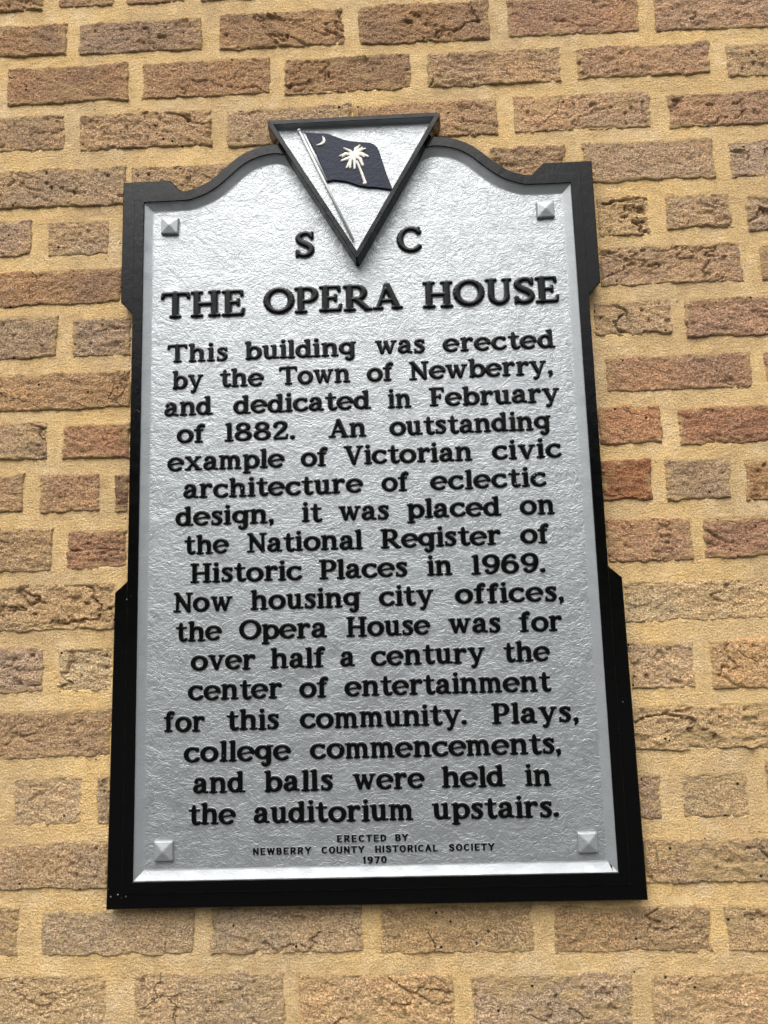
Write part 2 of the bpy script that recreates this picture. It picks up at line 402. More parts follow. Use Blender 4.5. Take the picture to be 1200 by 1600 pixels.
def brick_mesh(w, h, seed, step=0.0022, proud=0.0012, amp=1.0, rot=0.3, smear=0.3):
    nx = max(6, int(w / step)); nz = max(5, int(h / step))
    u = np.linspace(-w / 2 - 0.003, w / 2 + 0.003, nx); v = np.linspace(-h / 2 - 0.003, h / 2 + 0.003, nz)
    U, Vv = np.meshgrid(u, v)
    rng = np.random.RandomState(seed)
    ox, oz = rng.uniform(-50, 50, 2)
    cr, sr = math.cos(rot), math.sin(rot)
    Ur = U * cr - Vv * sr; Vr = U * sr + Vv * cr
    H = proud + 0.0010 + 0.0010 * amp * fbm(U * 16 + ox, Vv * 22 + oz, seed, 3)
    H += 0.0019 * amp * (0.6 + 0.8 * vnoise(U * 14 + ox, Vv * 20, seed + 6)) * fbm(Ur * 45 + ox, Vr * 125 + oz, seed + 5, 5, 0.68)        # drag streaks
    H += 0.0012 * fbm(U * 210 + ox, Vv * 240 + oz, seed + 9, 2, 0.6)
    # torn grooves
    g = np.abs(fbm(Ur * 14 + oz, Vr * 34 + ox, seed + 21, 4, 0.55))
    gm = sstep(0.06, 0.40, fbm(U * 12 + 3, Vv * 14, seed + 31, 2))
    H -= 0.0036 * amp * gm * (1 - sstep(0.0, 0.07, g))
    # pits
    pn = vnoise(U * 120 + ox, Vv * 120 + oz, seed + 41)
    H -= 0.0030 * sstep(0.84, 0.96, pn) * rng.choice([0.0, 0.2, 0.6, 1.2]) * (0.4 + vnoise(U * 30 + oz, Vv * 40, seed + 43))
    # ragged worn edge dipping below the mortar
    e = np.minimum(w / 2 - np.abs(U), h / 2 - np.abs(Vv))
    ej = e + 0.0042 * fbm(U * 42 + ox, Vv * 42 + oz, seed + 51, 5, 0.62) - 0.0008
    H -= 0.0085 * (1 - sstep(-0.0035, 0.0016, ej))
    V = np.stack([U, -H, Vv], -1)
    # skirt back into the wall
    V[0, :, 1] = V[-1, :, 1] = 0.02; V[:, 0, 1] = V[:, -1, 1] = 0.02
    me = grid_mesh('brick', V, [M_BRICK])
    sm = (1 - sstep(0.001, 0.010, ej)) * sstep(-0.25, 0.25, fbm(U * 30 + oz, Vv * 45 + ox, seed + 61, 3))
    sm = np.maximum(sm, smear * sstep(-0.02, 0.40, fbm(U * 24 + ox, Vv * 40 + oz, seed + 71, 4, 0.6)))
    at = me.attributes.new('smear', 'FLOAT', 'POINT'); at.data.foreach_set('value', sm.reshape(-1).astype(np.float32))
    return me

rnd = random.Random(11)
all_rows = []          # (x0, x1, zt, zb, colour)
keys = list(ROWS)
for k in keys:
    bl = []
    for (x0, x1, zt, zb), c in zip(ROWS[k], PAL[k] + [TAN] * 9):
        bl.append([x0, x1, zt, zb, c])
    zt = sum(b[2] for b in bl) / len(bl); zb = sum(b[3] for b in bl) / len(bl)
    full = all_rows
    # run each course on past the frame so a step to the side still sees wall
    for sgn in (-1, 1):
        edge = min(b[0] for b in bl) if sgn < 0 else max(b[1] for b in bl)
        slope_z = (bl[0][2], bl[0][3]) if sgn < 0 else (bl[-1][2], bl[-1][3])
        while abs(edge) < 0.80:
            ln = 0.195 if rnd.random() < 0.8 else 0.088
            a = edge + sgn * 0.022; b = a + sgn * ln
            bl.append([min(a, b), max(a, b), slope_z[0], slope_z[1], rnd.choice([TAN, MAUVE, BROWN, ROSE, OCHRE, GREYTAN])])
            edge = b
    all_rows += bl
for (zc, off) in ((1.407, 0.0), (1.487, 0.108), (-0.200, 0.0), (-0.281, 0.108)):
    x = -0.85 + off
    while x < 0.78:
        all_rows.append([x, x + 0.195, zc + 0.029, zc - 0.029, rnd.choice([TAN, MAUVE, BROWN, ROSE, OCHRE, GREYTAN])])
        x += 0.217
for i, (x0, x1, zt, zb, c) in enumerate(all_rows):
    w = x1 - x0; h = zt - zb
    off_frame = abs(x0 + x1) / 2 > 0.66 or zt > 1.38 or zb < -0.16
    low = zb < 0.40
    me = brick_mesh(w, h, 100 + i * 7, 0.006 if off_frame else 0.0015,
                    proud=rnd.uniform(-0.0003, 0.0016) if low else rnd.uniform(0.0003, 0.0022), amp=rnd.choice([0.8, 1.0, 1.2, 1.5, 1.9]),
                    rot=rnd.uniform(-0.15, 0.55), smear=rnd.choice([0.3, 0.6, 0.9, 1.0]) if (zb < 0.45 and x0 > 0.3) or zb < 0 else rnd.choice([0, 0.1, 0.3, 0.6]))
    o = wall_part('brick', me)
    o.location = ((x0 + x1) / 2, 0, (zt + zb) / 2 + Z0)
    o.rotation_euler = (0, rnd.uniform(-0.006, 0.006), 0)
    f = rnd.uniform(0.90, 1.07)
    lum = 0.3 * c[0] + 0.55 * c[1] + 0.15 * c[2]
    c = tuple(v + (lum * t - v) * 0.50 for v, t in zip(c, (1.10, 0.985, 0.80)))
    o.color = (*srgb(*c, 1.58 * f), 1)

# mortar bed: one sheet the bricks break through
xs = np.arange(-0.95, 0.9501, 0.0035); zs = np.arange(-0.33, 1.53, 0.0035)
X, Zg = np.meshgrid(xs, zs)
H = 0.0009 * fbm(X * 9, Zg * 14, 3, 3) + 0.0006 * fbm(X * 60, Zg * 80, 7, 3)
inside = np.zeros(X.shape)
for (x0, x1, zt, zb, c) in all_rows:
    e = np.minimum(np.minimum(X - x0, x1 - X), np.minimum(zt - Zg, Zg - zb))
    inside = np.maximum(inside, sstep(0.0045, 0.0085, e))
H -= 0.009 * inside
V = np.stack([X, -H, Zg + Z0], -1)
mo = wall_part('mortar', grid_mesh('mortar', V, [M_MORTAR]))
mo.location = (0, 0.0, 0)

# ------------------------------------------------------------------ the marker
PANEL_Y = 0.0085
marker = bpy.data.objects.new('historical_marker', None); link(marker)
marker.location = (0, 0, Z0)
tag(marker, 'silver and black cast metal historical marker headed THE OPERA HOUSE fixed to the brick wall', 'plaque')
def part(name, me, parent=None, loc=None, label=None):
    o = bpy.data.objects.new(name, me); link(o, parent or marker)
    if loc: o.location = loc
    if label: o['label'] = label
    return o

arch = [(-0.3050, 0.9579), (-0.2700, 0.9577), (-0.2500, 0.9580), (-0.2370, 0.9592), (-0.2225, 0.9640), (-0.2085, 0.9705),
        (-0.1950, 0.9800), (-0.1810, 0.9922), (-0.1670, 1.0048), (-0.1530, 1.0145), (-0.1390, 1.0200), (-0.1250, 1.0232),
        (-0.1110, 1.0238), (-0.0980, 1.0200), (-0.0850, 1.0120), (-0.0700, 1.0000)]
def smooth_open(pts, sub=3):
    P = [pts[0]] + pts + [pts[-1]]; out = []
    for i in range(1, len(P) - 2):
        p0, p1, p2, p3 = (np.array(P[i + j], float) for j in (-1, 0, 1, 2))
        for s_ in range(sub):
            t = s_ / sub
            out.append(tuple(0.5 * ((2 * p1) + (-p0 + p2) * t + (2 * p0 - 5 * p1 + 4 * p2 - p3) * t * t + (-p0 + 3 * p1 - 3 * p2 + p3) * t ** 3)))
    out.append(pts[-1]); return out
arch = smooth_open(arch)
opening = arch + [(-x, z) for x, z in reversed(arch)] + [(0.3050, 0.0343), (-0.3050, 0.0343)]   # clockwise seen from the front

def resample(path, maxlen):
    out = []
    n = len(path)
    for i in range(n):
        a = Vector(path[i]); b = Vector(path[(i + 1) % n])
        k = max(1, int((b - a).length / maxlen))
        out += [tuple(a.lerp(b, j / k)) for j in range(k)]
    return out

def offset_path(path, d):
    """outward offset for a clockwise (front view, x right z up) closed path"""
    n = len(path); out = []
    for i in range(n):
        p0 = Vector(path[i - 1]); p1 = Vector(path[i]); p2 = Vector(path[(i + 1) % n])
        t1 = (p1 - p0).normalized(); t2 = (p2 - p1).normalized()
        n1 = Vector((-t1.y, t1.x)); n2 = Vector((-t2.y, t2.x))
        nn = (n1 + n2)
        nn = nn / max(1e-6, nn.length)
        k = 1.0 / max(0.35, nn.dot(n1))
        out.append((p1.x + nn.x * d * k, p1.y + nn.y * d * k))
    return out

def sweep(name, path, profile, mat, wob=0.0, seed=0):
    """profile: list of (outward offset, y)"""
    rings = [offset_path(path, d) for d, y in profile]
    n = len(path); verts = []; faces = []
    for (d, y), r in zip(profile, rings):
        arr = np.array(r)
        wz = wob * fbm(arr[:, 0] * 90 + d * 800, arr[:, 1] * 90, seed, 3) if wob else np.zeros(n)
        wn = wob * fbm(arr[:, 0] * 70 + 9, arr[:, 1] * 70 + d * 700, seed + 3, 3) if wob else np.zeros(n)
        verts += [(p[0] + b, y + a, p[1] + b) for p, a, b in zip(r, wz, wn)]
    for k in range(len(profile) - 1):
        for i in range(n):
            j = (i + 1) % n
            faces.append((k * n + i, k * n + j, (k + 1) * n + j, (k + 1) * n + i))
    me = mesh_np(name, verts, faces, [mat])
    bm = bmesh.new(); bm.from_mesh(me); bmesh.ops.recalc_face_normals(bm, faces=bm.faces)
    # keep creases sharp
    bm.to_mesh(me); bm.free()
    me.set_sharp_from_angle(angle=math.radians(20))
    return me

def slab(name, outline, yf, yb, mat, bev=0.001):
    """solid plate with a small front bevel, outline clockwise in x,z"""
    outline = [(p[0], p[1]) for p in outline]
    prof = [(0.0, yb), (0.0, yf + bev), (-bev, yf)]
    rings = [offset_path(outline, d) for d, y in prof]
    bm = bmesh.new(); vr = []
    for (d, y), r in zip(prof, rings):
        vr.append([bm.verts.new((p[0], y, p[1])) for p in r])
    n = len(outline)
    for k in range(2):
        for i in range(n):
            j = (i + 1) % n
            bm.faces.new((vr[k][i], vr[k][j], vr[k + 1][j], vr[k + 1][i]))
    from mathutils.geometry import tessellate_polygon
    for ring in (vr[-1], vr[0]):
        for t in tessellate_polygon([[Vector((v.co.x, v.co.z, 0)) for v in ring]]):
            try: bm.faces.new([ring[i] for i in t])
            except ValueError: pass
    bmesh.ops.recalc_face_normals(bm, faces=bm.faces)
    me = bpy.data.meshes.new(name); bm.to_mesh(me); bm.free()
    me.materials.append(mat)
    return me

open_f = resample(opening, 0.006)
RIM = 0.0145
rim_prof = [(0.0000, 0.0022), (0.0001, 0.0006), (0.0007, 0.0), (0.0137, 0.0), (0.0143, 0.0005), (RIM, 0.0014), (RIM + 0.0003, 0.019)]
part('rim', sweep('rim', open_f, rim_prof, M_BLACK, 0.00015, 5))
bev_prof = [(0.0001, 0.0016), (-0.0006, 0.0026), (-0.0096, 0.0079), (-0.0110, 0.0084), (-0.0140, 0.0087)]
part('bevel', sweep('bevel', open_f, bev_prof, M_SILVER_E, 0.00025, 9))
# panel
pan = offset_path(opening, -0.0118)
tops = sorted(p for p in pan if p[1] > 0.5)
tx = np.array([p[0] for p in tops]); tz = np.array([p[1] for p in tops])
zb_ = min(p[1] for p in pan); xw = max(p[0] for p in pan)
pu = np.linspace(-xw, xw, 330); pt = np.linspace(0, 1, 530)
PU, PT = np.meshgrid(pu, pt)
PZ = zb_ + (np.interp(PU, tx, tz) - zb_) * PT
ca, sa = math.cos(0.45), math.sin(0.45)
Q1 = PU * ca - PZ * sa; Q2 = PU * sa + PZ * ca
wx = Q1 + 0.010 * fbm(PU * 30, PZ * 30, 71, 2); wz = Q2 + 0.010 * fbm(PU * 30 + 40, PZ * 30, 72, 2)
ridge = 1 - np.abs(fbm(wx * 75, wz * 130, 73, 3, 0.55)) * 2.2
PH = 0.00030 * fbm(PU * 26, PZ * 30, 70, 2) + 0.00023 * np.clip(ridge, -0.5, 1) * (0.5 + 0.7 * vnoise(PU * 22, PZ * 22, 75))
edge = np.minimum(np.minimum(xw - np.abs(PU), (1 - PT) * 0.97), PT * 0.97)
PH *= sstep(0.0, 0.008, edge)
me = grid_mesh('panel', np.stack([PU, PANEL_Y - PH, PZ], -1), [M_SILVER])
part('panel', me)
back = offset_path(opening, 0.008)
part('back_plate', slab('back_plate', back, 0.0135, 0.0195, M_BLACK, 0.0002))
# corner ears and the wide lower flange, set 3 mm back from the rim
def ear(outline, name):
    ol = resample(outline, 0.012)
    me = slab(name, ol, 0.0030, 0.0190, M_BLACK, 0.0012)
    return part(name, me)
ear([(-0.3373, 0.992), (-0.2691, 0.992), (-0.2525, 0.9750), (-0.2525, 0.9650), (-0.3120, 0.9600), (-0.3120, 0.7905), (-0.3197, 0.7905), (-0.3373, 0.8097)], 'ear')
ear([(0.3373, 0.992), (0.3373, 0.8097), (0.3197, 0.7905), (0.3120, 0.7905), (0.3120, 0.9600), (0.2525, 0.9650), (0.2525, 0.9750), (0.2691, 0.992)], 'ear')
ear([(-0.3197, 0.4153), (-0.3120, 0.4153), (-0.3120, 0.0280), (0.3120, 0.0280), (0.3120, 0.4153), (0.3197, 0.4153), (0.3372, 0.3997),
     (0.34, 0.0), (-0.34, 0.0), (-0.3372, 0.3997)], 'flange')

# triangular crest
def rounded_tri(hw, zt, zb):
    return [(-hw + 0.0015, zt - 0.006), (-hw + 0.001, zt - 0.002), (-hw + 0.005, zt), (hw - 0.005, zt), (hw - 0.001, zt - 0.002),
            (hw - 0.0015, zt - 0.006), (0.0015, zb), (-0.0015, zb)]
tri = resample(rounded_tri(0.1245, 1.0670, 0.8520), 0.006)
TY = -0.0135
crest_prof = [(0.0022, 0.019), (0.0012, -0.002), (0.0004, TY + 0.004), (0.0, TY + 0.0006), (-0.0006, TY), (-0.0064, TY), (-0.0069, TY + 0.0006)]
part('crest_frame', sweep('crest_frame', tri, crest_prof, M_BLACK, 0.00022, 13))
part('crest_bevel', sweep('crest_bevel', tri, [(-0.0067, TY + 0.0004), (-0.0080, -0.0042), (-0.0105, -0.0034)], M_SILVER_S, 0.0002, 15))
plate = offset_path(rounded_tri(0.1245, 1.0670, 0.8520), -0.0088)
part('crest_plate', slab('crest_plate', plate, -0.0040, 0.0150, M_SILVER, 0.0001))

# ------------------------------------------------------------------ raised shapes from stroke fields
def raised(name, strokes, cell, H, bev, mats, skirt=0.0, k=0.0, flatness=0.55, fat=0.0):
    """strokes: list of polylines [(x, z, r), ...]; builds a rounded raised relief in the x/z plane, back at y=0 rising to -H"""
    segs = []
    if fat: strokes = [[(a, b, c + fat) for a, b, c in s] for s in strokes]
    for s in strokes:
        if len(s) == 1: segs.append((*s[0], *s[0]))
        for a, b in zip(s[:-1], s[1:]): segs.append((*a, *b))
    S = np.array(segs, float)
    pad = cell * 3
    rm = np.maximum(S[:, 2], S[:, 5])
    x0 = min((S[:, 0] - rm).min(), (S[:, 3] - rm).min()) - pad; x1 = max((S[:, 0] + rm).max(), (S[:, 3] + rm).max()) + pad
    z0 = min((S[:, 1] - rm).min(), (S[:, 4] - rm).min()) - pad; z1 = max((S[:, 1] + rm).max(), (S[:, 4] + rm).max()) + pad
    nx = int((x1 - x0) / cell) + 2; nz = int((z1 - z0) / cell) + 2
    gx = x0 + np.arange(nx) * cell; gz = z0 + np.arange(nz) * cell
    def field(x, z):
        d = np.full(x.shape, 9.0)
        for ax, az, ar, bx, bz, br in S:
            dx, dz = bx - ax, bz - az; L2 = dx * dx + dz * dz
            t = np.clip(((x - ax) * dx + (z - az) * dz) / L2, 0, 1) if L2 > 1e-12 else 0 * x
            dd = np.hypot(x - ax - t * dx, z - az - t * dz) - (ar + (br - ar) * t)
            if k > 0:
                h = np.clip(0.5 + 0.5 * (d - dd) / k, 0, 1)
                d = d * (1 - h) + dd * h - k * h * (1 - h)
            else: d = np.minimum(d, dd)
        return d
    GX, GZ = np.meshgrid(gx, gz)
    D = field(GX, GZ)
    inside = D < 0
    cellin = inside[:-1, :-1] | inside[:-1, 1:] | inside[1:, :-1] | inside[1:, 1:]
    used = np.zeros_like(inside)
    used[:-1, :-1] |= cellin; used[:-1, 1:] |= cellin; used[1:, :-1] |= cellin; used[1:, 1:] |= cellin
    bx = used & ~inside
    px, pz = GX.copy(), GZ.copy()
    e = cell * 0.25
    for it in range(3):
        q = bx
        d0 = field(px[q], pz[q]); gxx = (field(px[q] + e, pz[q]) - field(px[q] - e, pz[q])) / (2 * e)
        gzz = (field(px[q], pz[q] + e) - field(px[q], pz[q] - e)) / (2 * e)
        g2 = np.maximum(gxx ** 2 + gzz ** 2, 0.3)
        mv = np.clip(d0 / g2, -cell * 1.2, cell * 1.2)
        px[q] -= mv * gxx; pz[q] -= mv * gzz
    Di = np.where(bx, 0.0, D)
    t = np.clip(-Di / bev, 0, 1)
    hgt = H * (flatness + (1 - flatness) * np.sqrt(1 - (1 - t) ** 2))
    idx = -np.ones(D.shape, int); idx[used] = np.arange(used.sum())
    verts = np.stack([px[used], -hgt[used], pz[used]], -1).tolist()
    cz, cx = np.nonzero(cellin)
    faces = [(idx[a, b], idx[a, b + 1], idx[a + 1, b + 1], idx[a + 1, b]) for a, b in zip(cz, cx)]
    mi = [0] * len(faces)
    # boundary edges -> skirt
    cnt = {}
    for f in faces:
        for a, b in zip(f, f[1:] + f[:1]): cnt[(a, b)] = 1
    bed = [(a, b) for (a, b) in cnt if (b, a) not in cnt]
    ring = {}
    bvs = sorted({v for ed in bed for v in ed})
    P = np.array([[verts[v][0], verts[v][2]] for v in bvs])
    gx_ = (field(P[:, 0] + e, P[:, 1]) - field(P[:, 0] - e, P[:, 1])); gz_ = (field(P[:, 0], P[:, 1] + e) - field(P[:, 0], P[:, 1] - e))
    gl = np.maximum(np.hypot(gx_, gz_), 1e-9); gx_ /= gl; gz_ /= gl
    # two rings: steep black wall, then a sloping fillet in the ground colour
    for lev, (off, hh) in enumerate(((skirt * 0.25, 0.36), (skirt, -0.05))):
        for v, p, a, b in zip(bvs, P, gx_, gz_):
            ring[(lev, v)] = len(verts); verts.append([p[0] + a * off, -H * hh, p[1] + b * off])
    for a, b in bed:
        faces.append((b, a, ring[(0, a)], ring[(0, b)])); mi.append(0)
        faces.append((ring[(0, b)], ring[(0, a)], ring[(1, a)], ring[(1, b)])); mi.append(1 if len(mats) > 1 else 0)
    return mesh_np(name, verts, faces, mats, mi)

# ------------------------------------------------------------------ letterforms (cap height 1, x-height .75)
def cat(points, sub=5):
    """Catmull-Rom through (x, z, r)"""
    P = [points[0]] + list(points) + [points[-1]]
    out = []
    for i in range(1, len(P) - 2):
        p0, p1, p2, p3 = (np.array(P[i + j], float) for j in (-1, 0, 1, 2))
        for s in range(sub):
            t = s / sub
            out.append(tuple(0.5 * ((2 * p1) + (-p0 + p2) * t + (2 * p0 - 5 * p1 + 4 * p2 - p3) * t * t + (-p0 + 3 * p1 - 3 * p2 + p3) * t ** 3)))
    out.append(tuple(points[-1]))
    return out
def arc(cx, cz, rx, rz, a0, a1, rs=0.1, rt=0.075, n=None):
    n = n or max(6, int(abs(a1 - a0) / 18))
    o = []
    for i in range(n + 1):
        a = math.radians(a0 + (a1 - a0) * i / n)
        c, s = math.cos(a), math.sin(a)
        o.append((cx + rx * c, cz + rz * s, rs * c * c + rt * s * s))
    return o
def ln(x0, z0, x1, z1, r, r1=None): return [(x0, z0, r), (x1, z1, r if r1 is None else r1)]
def foot(x, w=0.36, z=0.052): return [(x - w / 2 + 0.05, z, 0.052), (x + w / 2 - 0.05, z, 0.052)]
def head(x, w=0.36, z=0.948): return foot(x, w, z)
def tl(x, z): return [(x - 0.13, z, 0.048), (x, z + 0.005, 0.05)]
R = 0.104
G = {}
G['T'] = (1.0, [ln(.5, .93, .5, .08, R), ln(.10, .925, .90, .925, .068), ln(.09, .90, .055, .775, .066, .05), ln(.91, .90, .945, .775, .066, .05), foot(.5, .38)])
G['H'] = (1.04, [ln(.22, .08, .22, .92, R), ln(.82, .08, .82, .92, R), foot(.22, .4), foot(.82, .4), head(.22, .4), head(.82, .4), ln(.2, .5, .84, .5, .068)])
G['E'] = (.80, [ln(.22, .08, .22, .92, R), ln(.07, .06, .66, .06, .06), ln(.07, .94, .62, .94, .058), ln(.69, .07, .735, .25, .065, .045),
               ln(.66, .93, .69, .79, .062, .045), ln(.22, .52, .54, .52, .058), ln(.56, .42, .56, .62, .045)])
G['F'] = (.76, [ln(.22, .08, .22, .92, R), foot(.22, .40), ln(.07, .94, .60, .94, .058), ln(.65, .93, .68, .77, .062, .045), ln(.22, .50, .50, .50, .058), ln(.52, .40, .52, .60, .045)])
G['O'] = (1.04, [arc(.52, .5, .42, .43, 0, 360)])
bowl = [ln(.07, .94, .44, .935, .06), arc(.46, .69, .25, .245, 90, -90, .1, .062), ln(.46, .445, .22, .445, .06)]
G['P'] = (.82, [ln(.22, .08, .22, .92, R), foot(.22, .40)] + bowl)
G['R'] = (.98, [ln(.22, .08, .22, .92, R), foot(.22, .38)] + bowl + [ln(.44, .45, .80, .08, .09), ln(.76, .055, .93, .055, .052)])
G['A'] = (1.03, [ln(.50, .93, .20, .08, .062), ln(.51, .90, .83, .08, .105), ln(.3, .33, .72, .33, .058), foot(.19, .34), foot(.84, .36)])
G['U'] = (.94, [ln(.21, .92, .21, .36, .095), arc(.475, .34, .265, .27, 180, 360, .085, .075), ln(.74, .92, .74, .34, .072), head(.21, .38), head(.74, .32)])
G['S'] = (.74, [cat([(.62, .76, .05), (.56, .88, .06), (.40, .935, .065), (.21, .87, .08), (.145, .73, .09), (.23, .60, .1), (.40, .51, .105), (.56, .40, .1), (.61, .26, .09), (.53, .12, .08), (.35, .062, .065), (.18, .11, .058), (.11, .24, .05)]),
               ln(.64, .95, .64, .74, .045), ln(.09, .05, .09, .25, .045)])
G['C'] = (.86, [arc(.5, .5, .40, .43, 42, 318, .1, .07), ln(.78, .94, .78, .74, .05), ln(.79, .22, .79, .2, .06)])
G['N'] = (.99, [ln(.22, .08, .22, .9, .068), ln(.8, .12, .8, .92, .068), ln(.20, .92, .79, .08, .1), foot(.2, .36), head(.17, .26), head(.81, .34)])
G['V'] = (.98, [ln(.2, .92, .5, .08, .1), ln(.8, .92, .51, .09, .062), head(.2, .38), head(.8, .32)])
G['1'] = (.44, [ln(.24, .08, .24, .92, R), foot(.22, .42), ln(.10, .925, .24, .94, .05)])
G['8'] = (.86, [arc(.43, .735, .25, .195, 0, 360, .09, .068), arc(.43, .28, .31, .22, 0, 360, .1, .068)])
G['2'] = (.80, [cat([(.16, .72, .09), (.20, .86, .07), (.40, .935, .068), (.60, .86, .088), (.64, .70, .095), (.52, .52, .09), (.32, .34, .075), (.15, .12, .065)]), ln(.15, .075, .68, .075, .072), ln(.70, .1, .735, .24, .06, .045)])
G['9'] = (.84, [arc(.42, .67, .30, .265, 0, 360, .1, .068), cat([(.72, .66, .1), (.71, .42, .095), (.60, .18, .08), (.40, .065, .065), (.24, .10, .06)]), [(.22, .17, .09)]])
G['6'] = (.84, [arc(.42, .33, .30, .265, 0, 360, .1, .068), cat([(.12, .34, .1), (.13, .58, .095), (.24, .82, .08), (.44, .935, .065), (.60, .90, .06)]), [(.62, .83, .09)]])
G['7'] = (.78, [])
G['.'] = (.26, [[(.13, .11, .115)]])
G[','] = (.26, [[(.13, .13, .105), (.16, .02, .07), (.10, -.10, .035)]])
XB = .698
G['a'] = (.76, [cat([(.16, .56, .06), (.22, .665, .062), (.38, .69, .065), (.50, .60, .085), (.53, .44, .095)]), [(.155, .555, .085)], ln(.53, .46, .53, .14, .095), ln(.54, .09, .68, .06, .06),
               cat([(.52, .43, .055), (.32, .40, .06), (.15, .31, .085), (.13, .17, .09), (.25, .075, .07), (.40, .11, .065), (.52, .22, .06)])])
G['b'] = (.84, [ln(.2, .07, .2, .93, R), tl(.2, .945), arc(.47, .37, .27, .30, 160, -160, .1, .072), ln(.09, .055, .2, .055, .05)])
G['c'] = (.74, [arc(.41, .37, .31, .305, 48, 318, .1, .07), ln(.63, .66, .63, .55, .055), [(.645, .18, .055)]])
G['d'] = (.84, [ln(.61, .1, .61, .93, R), tl(.61, .945), arc(.36, .37, .26, .30, 20, 340, .1, .072), ln(.62, .055, .79, .055, .05)])
G['e'] = (.79, [arc(.40, .37, .31, .31, 10, 312, .1, .068), ln(.12, .355, .70, .44, .046)])
G['f'] = (.56, [ln(.24, .08, .24, .74, R), cat([(.24, .70, .095), (.27, .86, .085), (.38, .95, .07), (.47, .93, .06)]), [(.47, .89, .085)], ln(.06, .69, .42, .69, .052), foot(.24, .40)])
G['g'] = (.82, [arc(.37, .41, .27, .265, 0, 360, .1, .07), ln(.64, .66, .64, .0, R), ln(.62, .70, .79, .71, .045),
               cat([(.64, .02, .095), (.61, -.13, .085), (.49, -.20, .07), (.40, -.17, .065)]), [(.38, -.13, .085)]])
G['h'] = (.87, [ln(.2, .08, .2, .93, R), tl(.2, .945), foot(.2, .36), cat([(.22, .50, .06), (.33, .64, .068), (.48, .68, .075), (.62, .61, .09), (.66, .44, .095)]), ln(.66, .46, .66, .08, .095), foot(.67, .35)])
G['i'] = (.38, [ln(.2, .08, .2, .68, R), tl(.2, XB), foot(.19, .36), [(.19, .935, .102)]])
G['l'] = (.38, [ln(.2, .08, .2, .93, R), tl(.2, .945), foot(.19, .36)])
G['m'] = (1.16, [ln(.19, .08, .19, .68, .09), tl(.19, XB), foot(.19, .30), cat([(.2, .52, .055), (.29, .64, .06), (.40, .68, .07), (.53, .60, .085), (.56, .44, .09)]), ln(.565, .46, .565, .08, .09), foot(.565, .27),
               cat([(.57, .52, .055), (.66, .64, .06), (.77, .68, .07), (.90, .60, .085), (.94, .44, .09)]), ln(.945, .46, .945, .08, .09), foot(.955, .32)])
G['n'] = (.87, [ln(.2, .08, .2, .68, R), tl(.2, XB), foot(.2, .36), cat([(.22, .50, .06), (.33, .64, .068), (.48, .68, .075), (.62, .61, .09), (.66, .44, .095)]), ln(.66, .46, .66, .08, .095), foot(.67, .35)])
G['o'] = (.84, [arc(.42, .37, .31, .305, 0, 360)])
G['p'] = (.84, [ln(.2, -.17, .2, .68, R), tl(.2, XB), foot(.2, .36, -.20), arc(.47, .37, .27, .30, 160, -160, .1, .072)])
G['r'] = (.66, [ln(.2, .08, .2, .68, R), tl(.2, XB), foot(.2, .38), cat([(.22, .46, .055), (.32, .62, .065), (.45, .69, .07), (.54, .67, .07)]), [(.55, .61, .088)]])
G['s'] = (.62, [cat([(.50, .58, .048), (.44, .67, .055), (.32, .70, .058), (.19, .65, .072), (.17, .54, .08), (.28, .44, .088), (.41, .35, .088), (.48, .24, .085), (.42, .10, .072), (.28, .055, .058), (.15, .10, .052)]),
               ln(.52, .70, .52, .57, .042), ln(.10, .05, .10, .21, .042)])
G['t'] = (.58, [cat([(.27, .90, .05), (.27, .70, .09), (.27, .26, .095), (.33, .10, .09), (.45, .065, .07), (.53, .12, .055)]), ln(.08, .69, .50, .69, .052)])
G['u'] = (.84, [cat([(.2, .68, .095), (.2, .32, .095), (.25, .12, .085), (.39, .065, .072), (.54, .13, .06), (.60, .26, .055)]), ln(.61, .68, .61, .09, .095), tl(.19, XB), tl(.60, XB), ln(.63, .055, .79, .055, .05)])
G['v'] = (.84, [ln(.18, .68, .42, .08, .095), ln(.67, .68, .43, .09, .06), foot(.18, .34, XB), foot(.67, .28, XB)])
G['w'] = (1.12, [ln(.17, .68, .35, .09, .09), ln(.56, .64, .37, .09, .058), ln(.54, .64, .74, .09, .09), ln(.95, .68, .76, .09, .058), foot(.17, .32, XB), foot(.95, .28, XB), foot(.54, .2, .69)])
G['x'] = (.92, [ln(.22, .67, .70, .08, .095), ln(.69, .67, .22, .08, .06), foot(.2, .30, XB), foot(.7, .28, XB), foot(.2, .30), foot(.72, .34)])
G['y'] = (.86, [ln(.19, .68, .45, .10, .095), ln(.70, .68, .40, -.08, .062), cat([(.42, -.04, .062), (.36, -.16, .065), (.28, -.19, .065)]), [(.27, -.165, .082)], foot(.19, .34, XB), foot(.70, .28, XB)])
# plain block capitals of the bottom lines
q = .10
B = {}
B['E'] = (.72, [ln(.14, .1, .14, .9, q), ln(.14, .1, .58, .1, q * .9), ln(.14, .9, .58, .9, q * .9), ln(.14, .5, .52, .5, q * .8)])
B['R'] = (.80, [ln(.14, .1, .14, .9, q), ln(.14, .9, .42, .9, q * .9), arc(.42, .69, .2, .21, 90, -90, q, q * .9), ln(.42, .48, .14, .48, q * .9), ln(.40, .46, .64, .1, q)])
B['C'] = (.80, [arc(.42, .5, .3, .4, 50, 310, q, q * .9)])
B['T'] = (.78, [ln(.39, .1, .39, .9, q), ln(.08, .9, .70, .9, q * .9)])
B['D'] = (.80, [ln(.14, .1, .14, .9, q), cat([(.14, .9, q * .9), (.40, .88, q * .9), (.62, .70, q), (.66, .5, q), (.62, .3, q), (.40, .12, q * .9), (.14, .1, q * .9)])])
